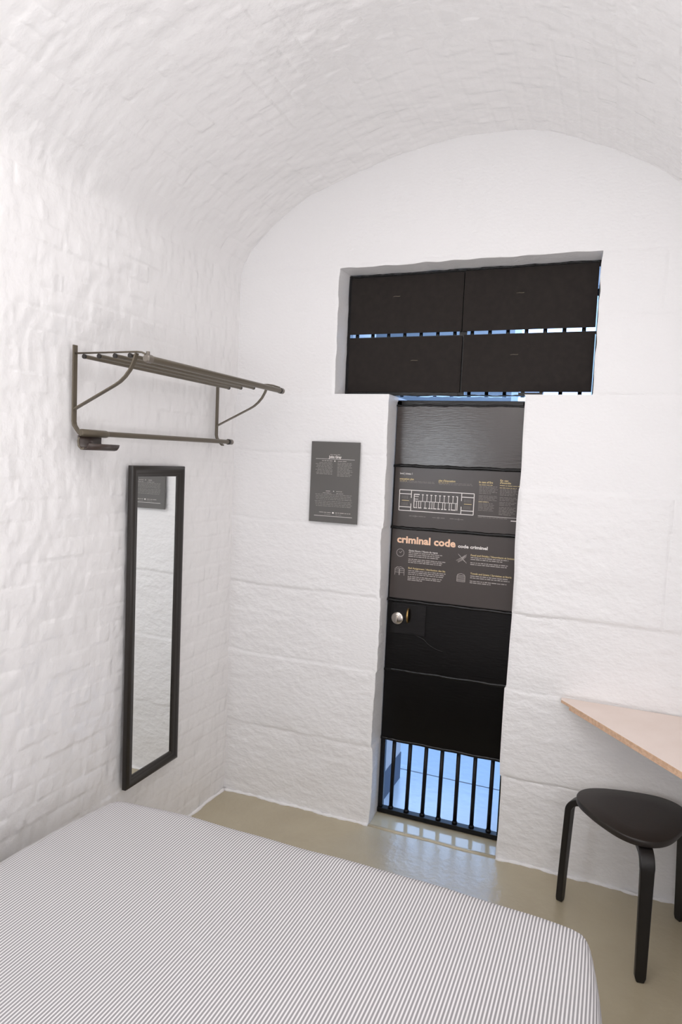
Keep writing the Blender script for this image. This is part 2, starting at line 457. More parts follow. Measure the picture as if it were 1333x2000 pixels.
# thick fillet of wall paint along the floor
b = MB()
for xa, xb, sd in ((0.01, 0.765, 1), (1.345, RX, 2)):
    n = 60; pts = []
    for i in range(n + 1):
        x = xa + (xb - xa) * i / n
        pts.append((x, -0.004 - 0.004 * math.sin(x * 23 + sd) - 0.002 * math.sin(x * 61), 0.0))
    b.tube(pts, [0.0085 + 0.002 * math.sin(i * 1.3) + 0.001 * math.sin(i * 3.1) for i in range(n + 1)], 8)
tag(b.build('trim_2', M['stone_paint'], smooth=True), kind='structure')
b = MB(); n = 120
b.tube([(0.002 + 0.003 * math.sin(i * .9), 0 - 3.4 * i / n, 0.0) for i in range(n + 1)], [0.009 + 0.002 * math.sin(i * 1.7) for i in range(n + 1)], 8)
tag(b.build('trim_3', M['wall_paint'], smooth=True), kind='structure')

# corridor beyond the door
b = MB(); b.box(-1.5, 3.5, 0.165, 0.56, -0.06, -0.002)
b.box(-1.5, 3.5, 0.566, 0.635, -0.06, -0.006); b.box(-1.5, 3.5, 0.640, 2.4, -0.06, -0.003)
b.face([(-1.5, .16, -.03), (3.5, .16, -.03), (3.5, 2.4, -.03), (-1.5, 2.4, -.03)])
tag(b.build('floor_corridor', M['corridor_floor']), kind='structure')
b = MB()
b.face([(-1.5, .52, -.03), (-1.5, 2.4, -.03), (-1.5, 2.4, 3.3), (-1.5, .52, 3.3)])
b.face([(3.5, .52, -.03), (3.5, 2.4, -.03), (3.5, 2.4, 3.3), (3.5, .52, 3.3)])
WX0, WX1, WZ0, WZ1 = 0.92, 2.4, 0.85, 2.95
LX0, LZ1 = -0.3, 2.0
for x0, x1, z0, z1 in ((-1.5, LX0, -.03, 3.3), (LX0, WX0, -.03, WZ0), (LX0, WX0, LZ1, 3.3), (WX1, 3.5, -.03, 3.3), (WX0, WX1, -.03, WZ0), (WX0, WX1, WZ1, 3.3)):
    b.box(x0, x1, 2.4, 2.46, z0, z1)
tag(b.build('wall_corridor_far', M['corridor_far']), kind='structure')
b = MB(); b.face([(-1.5, .52, 3.3), (3.5, .52, 3.3), (3.5, 2.4, 3.3), (-1.5, 2.4, 3.3)])
tag(b.build('ceiling_corridor', M['corridor_wall']), kind='structure')
b = MB()
for x0, x1, z0, z1 in ((WX0, WX1, WZ0, WZ0 + .05), (WX0, WX1, WZ1 - .05, WZ1), (WX0, WX0 + .05, WZ0, WZ1), (WX1 - .05, WX1, WZ0, WZ1), (1.48, 1.54, WZ0, WZ1), (WX0, WX1, 1.95, 2.0), (LX0, WX0, WZ0, WZ0 + .05), (LX0, WX0, LZ1 - .05, LZ1), (LX0, LX0 + .05, WZ0, LZ1)):
    b.box(x0, x1, 2.40, 2.44, z0, z1)
win2 = tag(b.build('window_2', M['corridor_wall']), kind='structure')
b = MB(); b.box(WX0, WX1, 2.425, 2.43, WZ0, WZ1); b.build('window_pane', M['daylight_pane'], win2)
b = MB(); b.box(LX0, WX0, 2.425, 2.43, WZ0, LZ1); b.build('window_pane', M['daylight_pane'], win2)
# slate coloured skirting on the outer part of the left reveal
b = MB(); b.box(0.744, 0.752, 0.175, 0.527, -0.003, 0.140)
tag(b.build('baseboard_reveal', M['slate'], bevel=.001), kind='structure')

# ------------------------------------------------------------------ text tools
def text_polys(body, size, bold=0.0, align='LEFT', width=None):
    c = bpy.data.curves.new('t', 'FONT'); c.body = body; c.size = size; c.align_x = align; c.offset = bold * size
    c.resolution_u = 2
    o = bpy.data.objects.new('t', c); COL.objects.link(o)
    dg = bpy.context.evaluated_depsgraph_get(); dg.update()
    me = bpy.data.meshes.new_from_object(o.evaluated_get(dg))
    V = [tuple(v.co[:2]) for v in me.vertices]; Fc = [tuple(p.vertices) for p in me.polygons]
    bpy.data.objects.remove(o); bpy.data.curves.remove(c); bpy.data.meshes.remove(me)
    if width and V:
        x0 = min(v[0] for v in V); x1 = max(v[0] for v in V); kx = width / (x1 - x0)
        if align == 'LEFT': V = [((v[0] - x0) * kx, v[1]) for v in V]
        else: V = [((v[0] - (x0 + x1) / 2) * kx, v[1]) for v in V]
    return V, Fc

class Print:
    """flat print lying on an upright board that faces -y"""
    def __init__(s, y): s.y = y; s.v = []; s.f = []
    def text(s, body, x, z, size, bold=0.0, align='LEFT', width=None):
        V, Fc = text_polys(body, size, bold, align, width); k = len(s.v)
        s.v += [(x + a, s.y, z + b) for a, b in V]; s.f += [tuple(i + k for i in f) for f in Fc]
    def rect(s, x0, x1, z0, z1):
        k = len(s.v); s.v += [(x0, s.y, z0), (x1, s.y, z0), (x1, s.y, z1), (x0, s.y, z1)]; s.f.append((k, k + 1, k + 2, k + 3))
    def line(s, a, b, t):
        a = Vector((a[0], a[1])); b = Vector((b[0], b[1])); d = (b - a).normalized(); n = Vector((-d.y, d.x)) * t / 2
        k = len(s.v)
        for p in (a + n, a - n, b - n, b + n): s.v.append((p.x, s.y, p.y))
        s.f.append((k, k + 1, k + 2, k + 3))
    def poly(s, pts, t, close=False):
        pts = list(pts) + ([pts[0]] if close else [])
        for a, b in zip(pts, pts[1:]): s.line(a, b, t)
    def ring(s, cx, cz, r, t, n=28):
        s.poly([(cx + r * math.cos(2 * math.pi * i / n), cz + r * math.sin(2 * math.pi * i / n)) for i in range(n)], t, True)
    def words(s, x0, x1, z, h, rnd):
        """a line of print too fine to read: word-long dashes"""
        x = x0
        while x < x1 - 0.003:
            wl = min(rnd.uniform(0.006, 0.022), x1 - x)
            s.rect(x, x + wl, z, z + h * rnd.uniform(0.85, 1.1)); x += wl + 0.0028
    def block(s, x0, z0, lines, pitch, h, seed, right=None):
        rnd = random.Random(seed)
        for i, x1 in enumerate(lines):
            if right: s.words(x1, right, z0 - i * pitch, h, rnd)
            else: s.words(x0, x1, z0 - i * pitch, h, rnd)
    def build(s, name, material, parent):
        me = bpy.data.meshes.new(name); me.from_pydata(s.v, [], s.f); me.update()
        # face the room
        bm = bmesh.new(); bm.from_mesh(me)
        for f in bm.faces:
            f.normal_update()
            if f.normal.y > 0: f.normal_flip()
        bm.to_mesh(me); bm.free()
        return link(name, me, parent, material)

# ------------------------------------------------------------------ cell door
DY = 0.135                                  # face of the door sheets
# frame: stiles and header flat bars; this mesh is the door itself
b = MB()
b.box(0.763, 0.785, DY + .002, DY + .026, 0.012, 1.935); b.box(1.322, 1.344, DY + .002, DY + .026, 0.012, 1.935)
b.box(0.763, 1.344, DY + .002, DY + .026, 1.905, 1.938)
door = tag(b.build('door_1', M['black_paint'], bevel=.0015), kind='structure')
BAT = [1.915, 1.644, 1.361, 1.026, 0.700, 0.366]
def wavy_bar(z, hh, y0, dep, sd, x0=0.764, x1=1.343, tilt=0.0):
    """flat bar whose thick paint makes an uneven edge"""
    n = 70; rings = []; b = MB()
    for i in range(n + 1):
        x = x0 + (x1 - x0) * i / n
        t = z + tilt * (i / n - .5) + 0.0012 * math.sin(x * 37 + sd) ; e = 0.0010 * math.sin(x * 91 + sd * 2) + 0.0008 * math.sin(x * 173 + sd)
        prof = [(y0, t - hh - e), (y0 - dep * .8, t - hh * .85), (y0 - dep - e, t - hh * .3), (y0 - dep * .9, t + hh * .4 + e), (y0 - dep * .5, t + hh + e), (y0, t + hh)]
        rings.append([b.v((x, yv, zv)) for yv, zv in prof])
    for a, c in zip(rings, rings[1:]):
        for k in range(len(a)): b.bm.faces.new((a[k], a[(k + 1) % len(a)], c[(k + 1) % len(a)], c[k]))
    b.bm.faces.new(rings[0][::-1]); b.bm.faces.new(rings[-1])
    return b
panel_mats = [M['top_panel'], M['panel_paint'], M['panel_paint'], M['panel_paint'], M['panel_paint']]
for i in range(5):
    z1, z0 = BAT[i], BAT[i + 1]
    b = MB(); b.box(0.766, 1.343, DY - .003, DY + .002, z0 + .001, z1 - .001)
    o = b.build('door_panel', panel_mats[i], door, bevel=.001)
    if i == 0: o['label'] = 'brown black satin top panel'
for i, z in enumerate(BAT):
    wavy_bar(z, 0.0068 if i else .004, DY - .002, 0.011 if i in (1, 2, 3) else .0065, i * 2.1, tilt=0.002 if i != 4 else .006).build('batten', M['black_paint'], door, smooth=True)
for i in range(7):
    x = 0.826 + i * 0.0767
    b = MB(); b.tube([(x - .003, DY + .016, 0.02), (x + .002 * math.sin(i), DY + .016, 0.37)], 0.0092, 14)
    b.build('bar', M['bar_paint'], door, smooth=True)
    c = MB(); c.tube([(x - .003, DY + .016, 0.022), (x - .003, DY + .016, 0.032), (x - .003, DY + .016, 0.038)], [0.0125, .0125, .009], 14).build('bar_collar', M['bar_paint'], door, smooth=True)
b = MB(); b.box(.762, 1.344, DY - .006, DY + .030, 0.004, 0.026); b.build('bottom_rail', M['bar_paint'], door, bevel=.002)
# lock plate, lock cylinder, pull
b = MB(); b.box(0.785, 0.95, DY - .0085, DY - .003, 0.872, 1.014)
lp = b.build('lock_plate', M['black_paint'], door, bevel=.002)
b = MB(); b.tube([(.818, DY - .008, .943), (.818, DY - .016, .943), (.818, DY - .020, .943)], [.0275, .0275, .022], 40)
kn = b.build('lock_rose', M['steel'], door, autosmooth=True); kn['label'] = 'round brushed steel lock rose'
b = MB(); b.box(.814, .822, DY - .034, DY - .018, .927, .960); b.build('thumb_turn', M['steel'], kn, bevel=.003)
b = MB()
b.tube([(.868, DY - .004, .992), (.868, DY - .016, .990), (.869, DY - .027, .978), (.869, DY - .030, .960), (.869, DY - .027, .942), (.868, DY - .016, .930), (.868, DY - .004, .928)], [.004, .0045, .0055, .006, .0055, .0045, .004], 14)
pl = b.build('pull_handle', M['brass'], door, smooth=True); pl['label'] = 'small worn brass pull'
b = MB()                                     # ragged weld line below the lock plate
pts = [(.86, .905), (.872, .893), (.884, .884), (.9, .874), (.92, .868), (.945, .858), (.962, .842), (.98, .832), (1.0, .822), (1.03, .815), (1.05, .812)]
b.tube([(x, DY - .003, z) for x, z in pts], [.003, .004, .0035, .0045, .0035, .004, .003, .003, .0025, .002, .0012], 7)
b.build('weld_bead', M['black_paint'], door, smooth=True)

# ---- signs on the door
SY = DY - .0055
def board(x0, x1, z0, z1, name, m, parent, th=.002):
    b = MB(); b.box(x0, x1, SY, SY + th, z0, z1); return b.build(name, m, parent)
s1 = board(0.772, 1.3425, 1.367, 1.636, 'floor_plan_sign', M['sign'], door)
s1['label'] = 'charcoal sign with a white floor plan drawing'
PY = SY - .0004
wt = Print(PY); yl = Print(PY); ft = Print(PY)
wt.text('level | niveau 1', .795, 1.604, .013, .01, width=.058)
yl.text('evacuation plan', .794, 1.580, .0125, .02, width=.067)
yl.text("plan d'évacuation", .976, 1.580, .0125, .02, width=.075)
yl.text('In case of fire', 1.156, 1.5825, .013, .02, width=.060)
yl.text('En cas', 1.247, 1.594, .0115, .02, width=.034); yl.text("d'incendie", 1.246, 1.584, .0115, .02, width=.047)
yl.words(1.157, 1.215, 1.574, .0022, random.Random(1)); yl.words(1.246, 1.33, 1.575, .0022, random.Random(2)); yl.words(1.246, 1.318, 1.5655, .002, random.Random(3))
yl.words(.795, .835, 1.5735, .0018, random.Random(4)); yl.words(.976, 1.02, 1.5735, .0018, random.Random(4))
yl.words(1.158, 1.202, 1.500, .002, random.Random(5))
ft.block(.836, 1.5735, [.955], .006, .002, 21); ft.block(.795, 1.5685, [.958], .006, .0018, 22)
ft.block(1.021, 1.5735, [1.125], .006, .002, 23); ft.block(.977, 1.5675, [1.129], .006, .0018, 24)
ft.block(1.158, 1.568, [1.236, 1.232, 1.238, 1.228, 1.236, 1.21], .0062, .0024, 25)
ft.block(1.158, 1.527, [1.235, 1.238, 1.232, 1.236, 1.2], .0062, .0022, 26); ft.block(1.158, 1.494, [1.22, 1.226, 1.222, 1.228, 1.218, 1.224], .0062, .0024, 27)
ft.block(1.248, 1.559, [1.32, 1.325, 1.315, 1.322, 1.31], .0062, .0024, 28); ft.block(1.248, 1.524, [1.318, 1.322, 1.31], .0062, .0022, 29)
ft.block(1.248, 1.503, [1.32, 1.312, 1.30], .0062, .0022, 30); ft.block(1.248, 1.481, [1.318, 1.314, 1.32, 1.31, 1.316, 1.30], .0062, .0024, 31)
wt.rect(1.159, 1.336, 1.4385, 1.4402); ft.words(1.159, 1.29, 1.4325, .0022, random.Random(6)); wt.rect(1.301, 1.334, 1.4245, 1.4285)
for xa, xb in ((.847, .924), (.955, 1.012), (1.035, 1.10)):
    ft.words(xa, xb, 1.416, .0026, random.Random(int(xa * 1000)))
ft.ring(.876, 1.417, .004, .0012, 10); ft.ring(.983, 1.417, .004, .0012, 10); ft.ring(1.075, 1.417, .004, .0012, 10)
# floor plan drawing
pl_ = Print(PY - .0001); th = .0034
pl_.poly([(.797, 1.534), (1.138, 1.534), (1.138, 1.4405), (.797, 1.4405)], th, True)
for sx, xa, xw in ((1, .797, .853), (-1, 1.138, 1.083)):
    pl_.line((xa, 1.5165), (xw, 1.5165), th); pl_.line((xa, 1.457), (xw, 1.457), th)
    pl_.line((xw, 1.534), (xw, 1.499), th); pl_.line((xw, 1.4405), (xw, 1.474), th)
    xi = min(xa, xw) + .012
    for k in range(5):
        ft.rect(xi + k * .0064, xi + k * .0064 + .0016, 1.494, 1.508); ft.rect(xi + k * .0064, xi + k * .0064 + .0016, 1.464, 1.478)
    yl.rect(xi, xi + .034, 1.485, 1.4875)
pl_.line((.867, 1.5185), (.867, 1.455), th); pl_.line((1.065, 1.5185), (1.065, 1.455), th)
pl_.line((.867, 1.5165), (.892, 1.5165), th * 1.2); pl_.rect(.867, .888, 1.506, 1.5085); pl_.rect(.867, .886, 1.494, 1.4965); pl_.line((1.058, 1.5165), (1.065, 1.5165), th)
pl_.line((.867, 1.4865), (1.065, 1.4865), .0022)
for k in range(8):
    x = .9065 + k * .0198; pl_.rect(x - .0045, x + .0045, 1.5145, 1.518); pl_.line((x, 1.516), (x, 1.4865), .0024)
for x in (.879, .889, .899, .919, .940, .951, .960, .980, 1.000, 1.010, 1.030, 1.040, 1.058): pl_.line((x, 1.4865), (x, 1.4565), .0024)
for x0, x1 in ((.867, .874), (.876, .882), (.887, .903), (.914, .928), (.934, .945), (.948, .955), (.958, .972), (.976, .988), (.993, 1.003), (1.007, 1.018), (1.027, 1.034), (1.038, 1.060)): pl_.rect(x0, x1, 1.4545, 1.4585)
wt.build('lettering', M['white_ink'], s1); yl.build('yellow_lettering', M['yellow_ink'], s1); ft.build('fine_print', M['plan_ink'], s1); pl_.build('floor_plan_drawing', M['white_ink'], s1)

s2 = board(0.772, 1.3425, 1.036, 1.353, 'house_rules_sign', M['sign'], door)
s2['label'] = 'charcoal sign headed criminal code in pale orange'
og = Print(PY); wt = Print(PY); yl = Print(PY); ft = Print(PY); ic = Print(PY)
og.text('criminal code', .796, 1.2925, .0455, .035, width=.272)
wt.text('code criminel', 1.079, 1.2925, .0195, .035, width=.131)
wt.text('Quiet Hours / Heure du repos', .854, 1.2555, .0112, .015, width=.135)
yl.text('Bed Assignment / Attribution des lits', .856, 1.1755, .0112, .02, width=.172)
yl.text('Food and Drinks / Nourriture et boissons', 1.138, 1.2600, .0112, .02, width=.199)
yl.text('Towels and Linens / Serviettes et literie', 1.141, 1.1790, .0112, .02, width=.178)
ft.block(.854, 1.2475, [1.010, .998, .996], .0083, .0034, 40); ft.block(.854, 1.2185, [1.026, 1.012, 1.008], .0075, .0032, 41)
ft.block(.856, 1.1660, [1.030, 1.028, 1.022], .0083, .0034, 42); ft.block(.855, 1.1385, [1.014, 1.014, .927], .0078, .0032, 43)
ft.block(1.138, 1.2520, [1.302, 1.276], .0083, .0034, 44); ft.block(1.138, 1.2290, [1.304, 1.296], .0078, .0032, 45)
ft.block(1.141, 1.1700, [1.308, 1.312], .0083, .0034, 46); ft.block(1.140, 1.1475, [1.300, 1.232], .0078, .0032, 47)
ic.ring(.8145, 1.2455, .0175, .0018); ic.line((.8145, 1.2445), (.823, 1.254), .0016); ic.line((.8145, 1.2445), (.809, 1.250), .0016)
ic.poly([(.793, 1.142), (.793, 1.172), (.8125, 1.172), (.8125, 1.142)], .0018); ic.poly([(.8155, 1.142), (.8155, 1.172), (.837, 1.172), (.837, 1.142)], .0018)
ic.line((.793, 1.155), (.837, 1.155), .0018); ic.line((.793, 1.164), (.837, 1.164), .0016); ic.poly([(.797, 1.174), (.803, 1.180), (.812, 1.178), (.82, 1.181), (.834, 1.174)], .0018)
for k in range(-2, 3): ic.line((1.086 + k * .006, 1.228 + abs(k) * .003), (1.113 + k * .003, 1.262 - abs(k) * .003), .0013)
ic.line((1.082, 1.264), (1.121, 1.226), .0018); ic.line((1.083, 1.227), (1.120, 1.264), .0018); ic.line((1.09, 1.258), (1.112, 1.232), .0014)
ic.poly([(1.082, 1.142), (1.118, 1.142), (1.118, 1.166), (1.114, 1.174), (1.100, 1.178), (1.086, 1.174), (1.082, 1.166)], .0018, True)
for z in (1.147, 1.152, 1.158, 1.164, 1.169): ic.line((1.083, z), (1.117, z), .0018)
og.build('heading', M['orange_ink'], s2); wt.build('lettering', M['white_ink'], s2); yl.build('yellow_lettering', M['yellow_ink'], s2)
ft.build('fine_print', M['soft_ink'], s2); ic.build('pictograms', M['soft_ink'], s2)

# ------------------------------------------------------------------ shuttered grille over the door
TY = 0.125
b = MB()
b.box(TX0 + .002, TX0 + .016, TY - .002, TY + .035, TZ0 + .012, TZ1 - .004); b.box(TX1 - .008, TX1, TY - .002, TY + .035, TZ0 + .012, TZ1 - .004)
b.box(TX0 + .002, TX1, TY + .01, TY + .034, 2.494, 2.503)
win = tag(b.build('window_1', M['black_paint'], bevel=.0015), kind='structure')
wavy_bar(2.498, .007, TY + .034, .038, 3, x0=TX0 + .002, x1=TX1).build('top_rail', M['black_paint'], win, smooth=True)
wavy_bar(1.9605, .0040, TY + .034, .036, 4, x0=TX0 + .002, x1=TX1).build('bottom_rail', M['black_paint'], win, smooth=True)
for k in range(14):
    x = 0.548 + k * 0.0767
    MB().tube([(x, TY + .026, 1.955), (x, TY + .026, 2.50)], 0.0085, 12).build('bar', M['black_paint'], win, smooth=True)
b = MB(); b.box(TX0 + .006, TX1 - .002, TY + .000, TY + .006, 2.208, 2.2205); b.build('cross_bar', M['black_paint'], win)
b = MB(); b.box(1.034, 1.068, TY + .002, TY + .010, 1.958, 2.4975); b.build('mullion', M['black_paint'], win)
b = MB(); b.box(TX0 + .006, TX1 - .002, TY + .000, TY + .006, 2.476, 2.497); b.build('cross_bar', M['black_paint'], win)
b = MB(); b.box(TX0 + .006, 1.04, TY + .000, TY + .006, 1.958, 1.980); b.box(1.30, 1.40, TY + .000, TY + .006, 1.958, 1.974); b.build('lower_bar', M['black_paint'], win)
pan = [(0.523, 1.0435, 2.2345, 2.487), (1.0475, 1.590, 2.2345, 2.490), (0.524, 1.049, 1.973, 2.2155), (1.0560, 1.591, 1.9745, 2.2185)]
pulls = [(.742, 2.397), (1.285, 2.385), (.838, 2.112), (1.275, 2.130)]
for (x0, x1, z0, z1), (px, pz) in zip(pan, pulls):
    b = MB(); b.box(x0, x1, TY - .008, TY - .002, z0, z1)
    s = b.build('shutter_panel', M['shutter'], win, bevel=.001)
    b = MB(); b.tube([(px - .016, TY - .0085, pz), (px - .006, TY - .0105, pz + .001), (px + .008, TY - .0105, pz), (px + .016, TY - .0085, pz + .001)], .0014, 8)
    b.build('pull', M['rack_metal'], s, smooth=True)

# ------------------------------------------------------------------ poster on the stone
def rect_pts(): pass
b = MB((0.532, -0.012, 1.5545)); b.box(0.4135, 0.6505, -0.0165, -0.0125, 1.3715, 1.7365)
po = b.build('poster', M['poster'], bevel=.0006)
tag(po, 'grey printed poster on the white stone wall left of the cell door', 'poster')
wt = Print(-0.0170); ft = Print(-0.0170); md = Print(-.0170)
mx = .532
wt.text('John Gray', mx, 1.6635, .0155, .035, align='CENTER', width=.062)
md.words(.507, .556, 1.6775, .0022, random.Random(50))
wt.rect(.437, .627, 1.6580, 1.6593)
md.words(.468, .519, 1.649, .0028, random.Random(51)); md.words(.546, .588, 1.649, .0028, random.Random(52)); wt.rect(.5285, .5345, 1.648, 1.6525)
rr = random.Random(53)
ft.block(0, 1.6405, [.455, .437, .444, .440, .448, .438, .446, .441, .443], .0064, .0026, 54, right=.521)
ft.block(.545, 1.6405, [.612, .618, .609, .620, .606, .616, .619, .611, .620, .608], .0064, .0026, 55)
md.words(.493, .520, 1.5125, .003, random.Random(56)); md.words(.545, .572, 1.5125, .003, random.Random(57)); wt.rect(.5295, .5335, 1.5125, 1.516)
md.words(.478, .520, 1.504, .002, random.Random(58)); md.words(.545, .580, 1.504, .002, random.Random(59))
for i, (a, c) in enumerate([(.441, .62), (.444, .618), (.442, .622), (.445, .62), (.440, .623), (.442, .618), (.444, .622), (.447, .617)]):
    ft.words(a, c, 1.497 - i * .0072 - (0.002 if i > 3 else 0), .0024, random.Random(60 + i))
md.words(.464, .522, 1.4155, .003, random.Random(70)); md.words(.543, .617, 1.4155, .003, random.Random(71)); wt.rect(.5285, .5365, 1.413, 1.420)
ft.words(.49, .52, 1.4075, .0024, random.Random(72)); ft.words(.545, .575, 1.4075, .0024, random.Random(73))
wt.rect(.439, .626, 1.3995, 1.4013)
def to_local(o, parent):
    o.matrix_parent_inverse = Matrix.Translation(-parent.location) if parent.location.length else Matrix()
for P_, nm, mt in ((wt, 'title', M['white_ink']), (md, 'lettering', M['soft_ink']), (ft, 'fine_print', M['faint_ink'])):
    o = P_.build(nm, mt, None); 
    for v in o.data.vertices: v.co -= po.location
    o.parent = po

# ------------------------------------------------------------------ tall mirror on the brick wall
my0, my1, mz0, mz1 = -0.787, -0.449, 0.342, 1.601
fw_ = 0.043
mo = Vector((0.016, (my0 + my1) / 2, (mz0 + mz1) / 2))
mr = empty('wall_mirror', mo)
MIRROR_ROT = 0.0125
mr.rotation_euler = (0, 0, MIRROR_ROT)
tag(mr, 'tall narrow mirror in a black frame on the white brick wall under the rack', 'mirror')
hw, hh_ = (my1 - my0) / 2, (mz1 - mz0) / 2
prof = [(0, 0), (0, .016), (.003, .021), (.010, .024), (.018, .0225), (.024, .019), (.030, .0185), (.036, .0165), (fw_ - .001, .012), (fw_, .006), (fw_, 0)]   # (inward, out from wall)
b = MB()
corn = [(-1, -1), (1, -1), (1, 1), (-1, 1)]
rings = []
for sy_, sz_ in corn:
    rings.append([b.v((d, sy_ * (hw - t), sz_ * (hh_ - t))) for t, d in prof])
for k in range(4):
    a, c = rings[k], rings[(k + 1) % 4]
    for i in range(len(prof)):
        j = (i + 1) % len(prof); b.bm.faces.new((a[i], a[j], c[j], c[i]))
b.build('frame', M['frame'], mr, autosmooth=True)
b = MB(); b.box(.004, .008, -hw + fw_ - .003, hw - fw_ + .003, -hh_ + fw_ - .003, hh_ - fw_ + .003)
b.build('mirror_glass', M['mirror'], mr)

# ------------------------------------------------------------------ hat rack
ro = Vector((0.02, -0.63, 1.85))
rack = empty('coat_rack', ro)
tag(rack, 'grey metal hat shelf with clothes rail high on the white brick wall', 'coat rack')
def rb(b, name, m, **k):
    return b.build(name, m, rack, **k)
YN, YF = -1.07, -0.20
for yb, wd in ((YN, .0185), (YF, .0185)):
    b = MB(ro)
    pts = [(.022, yb, 1.997), (.022, yb, 1.90), (.022, yb, 1.80), (.022, yb, 1.745), (.025, yb, 1.732), (.036, yb, 1.718), (.050, yb, 1.704), (.058, yb, 1.699)]
    b.ribbon(pts, (0, 1, 0), wd, .006); rb(b, 'wall_bracket', M['rack_metal'], bevel=.0008)
    b = MB(ro)
    pts = [(.024, yb, 1.786), (.19, yb, 1.864), (.212, yb, 1.876), (.232, yb, 1.892), (.250, yb, 1.912), (.264, yb, 1.936), (.276, yb, 1.966)]
    b.ribbon(pts, (0, 1, 0), .016, .005); rb(b, 'brace', M['rack_metal'], bevel=.0008)
    b = MB(ro)
    s_ = -1 if yb == YN else 1
    b.tube([(.024, yb, 1.970), (.276, yb, 1.970), (.300, yb + s_ * .006, 1.967), (.325, yb + s_ * .022, 1.959)], .0032, 10); rb(b, 'side_rod', M['rack_metal'], smooth=True)
for x in (.066, .128, .193, .253):
    b = MB(ro); b.tube([(x, -1.072, 1.958), (x, -.183, 1.958)], .0068, 16); t_ = rb(b, 'shelf_tube', M['rack_metal'], autosmooth=True)
    for ya, yb_ in ((-1.0775, -1.0715), (-.1835, -.176)):
        b = MB(ro); b.tube([(x, ya, 1.958), (x, yb_, 1.958)], .0078, 16); b.build('end_plug', M['rack_dark'], t_, autosmooth=True)
b = MB(ro); b.tube([(.327, -1.075, 1.946), (.327, -.185, 1.946)], .0112, 20); t_ = rb(b, 'front_tube', M['rack_metal'], autosmooth=True)
b = MB(ro); b.tube([(.327, -.185, 1.946), (.327, -.177, 1.946)], .0128, 20); b.build('end_ring', M['rack_dark'], t_, autosmooth=True)
b = MB(ro); b.tube([(.327, -.177, 1.946), (.327, -.160, 1.946), (.327, -.157, 1.946)], [.0128, .0128, .010], 20); b.build('end_cap', M['rack_cap'], t_, autosmooth=True)
b = MB(ro); b.tube([(.327, -1.092, 1.946), (.327, -1.088, 1.946), (.327, -1.066, 1.946)], [.010, .0135, .0135], 20); b.tube([(.327, -1.08, 1.955), (.327, -1.08, 1.968)], .006, 12); b.build('end_cap', M['rack_cap'], t_, autosmooth=True)
b = MB(ro); b.tube([(.064, -1.07, 1.708), (.064, -.165, 1.7165)], .0095, 18); t_ = rb(b, 'clothes_rail', M['rack_metal'], autosmooth=True)
b = MB(ro); b.tube([(.064, -1.086, 1.7075), (.064, -1.082, 1.7075), (.064, -.965, 1.708), (.064, -.957, 1.708)], [.010, .0128, .0128, .0105], 18); b.build('rail_sleeve', M['rack_metal'], t_, autosmooth=True)
b = MB(ro); b.tube([(.064, -.170, 1.7165), (.064, -.158, 1.7165)], .0125, 20); b.build('end_ring', M['rack_dark'], t_, autosmooth=True)
b = MB(ro); b.tube([(.064, -.158, 1.7165), (.064, -.138, 1.7165), (.064, -.135, 1.7165)], [.012, .012, .009], 20); b.build('end_cap', M['rack_cap'], t_, autosmooth=True)

# sliding hook hanging from the rail
ho = Vector((0.064, -1.03, 1.697))
b = MB(ho)
prof = [(.056, 1.699), (.055, 1.680), (.057, 1.666), (.064, 1.657), (.075, 1.653), (.086, 1.656)]
rings = [[b.v((x, yv, z)) for x, z in prof] for yv in (-1.086, -.978)]
for i in range(len(prof) - 1): b.bm.faces.new((rings[0][i], rings[0][i + 1], rings[1][i + 1], rings[1][i]))
prof2 = [(.064, 1.657), (.075, 1.653), (.086, 1.656), (.093, 1.664), (.096, 1.673)]
rings = [[b.v((x, yv, z)) for x, z in prof2] for yv in (-1.080, -.932)]
for i in range(len(prof2) - 1): b.bm.faces.new((rings[0][i], rings[0][i + 1], rings[1][i + 1], rings[1][i]))
hk = b.build('sliding_hook', M['hook'], smooth=True)
sm = hk.modifiers.new('thickness', 'SOLIDIFY'); sm.thickness = .004; sm.offset = 0
tag(hk, 'dark brown wide hook hanging from the near end of the rack rail', 'hook')
b = MB(ho); b.tube([(.060, -1.086, 1.692), (.056, -1.0865, 1.680), (.059, -1.0865, 1.664), (.070, -1.0865, 1.6545), (.082, -1.0865, 1.656)], .0036, 8)
b.build('hook_rim', M['rack_metal'], hk, smooth=True)

# ------------------------------------------------------------------ stool
sc = Vector((1.852, -0.260, 0))
stool = empty('stool', sc)
tag(stool, 'black three-legged stool with a rounded triangular seat below the wooden desk', 'stool')
A0 = math.atan2(.083, -.231)
def seat_r(th): return .164 + .040 * ((1 + math.cos(3 * (th - A0))) / 2) ** 1.25
b = MB(); N = 96; lv = []
for kf, z in ((.95, .4270), (.985, .4275), (.998, .4305), (1.0, .440), (.998, .4465), (.990, .4492), (.975, .4500), (.6, .4492), (.3, .4488)):
    lv.append([b.v((seat_r(2 * math.pi * i / N) * kf * math.cos(2 * math.pi * i / N), seat_r(2 * math.pi * i / N) * kf * math.sin(2 * math.pi * i / N), z)) for i in range(N)])
for a, c in zip(lv, lv[1:]):
    for i in range(N): b.bm.faces.new((a[i], a[(i + 1) % N], c[(i + 1) % N], c[i]))
b.bm.faces.new(lv[0][::-1]); b.bm.faces.new(lv[-1])
b.build('seat', M['stool_seat'], stool, smooth=True)
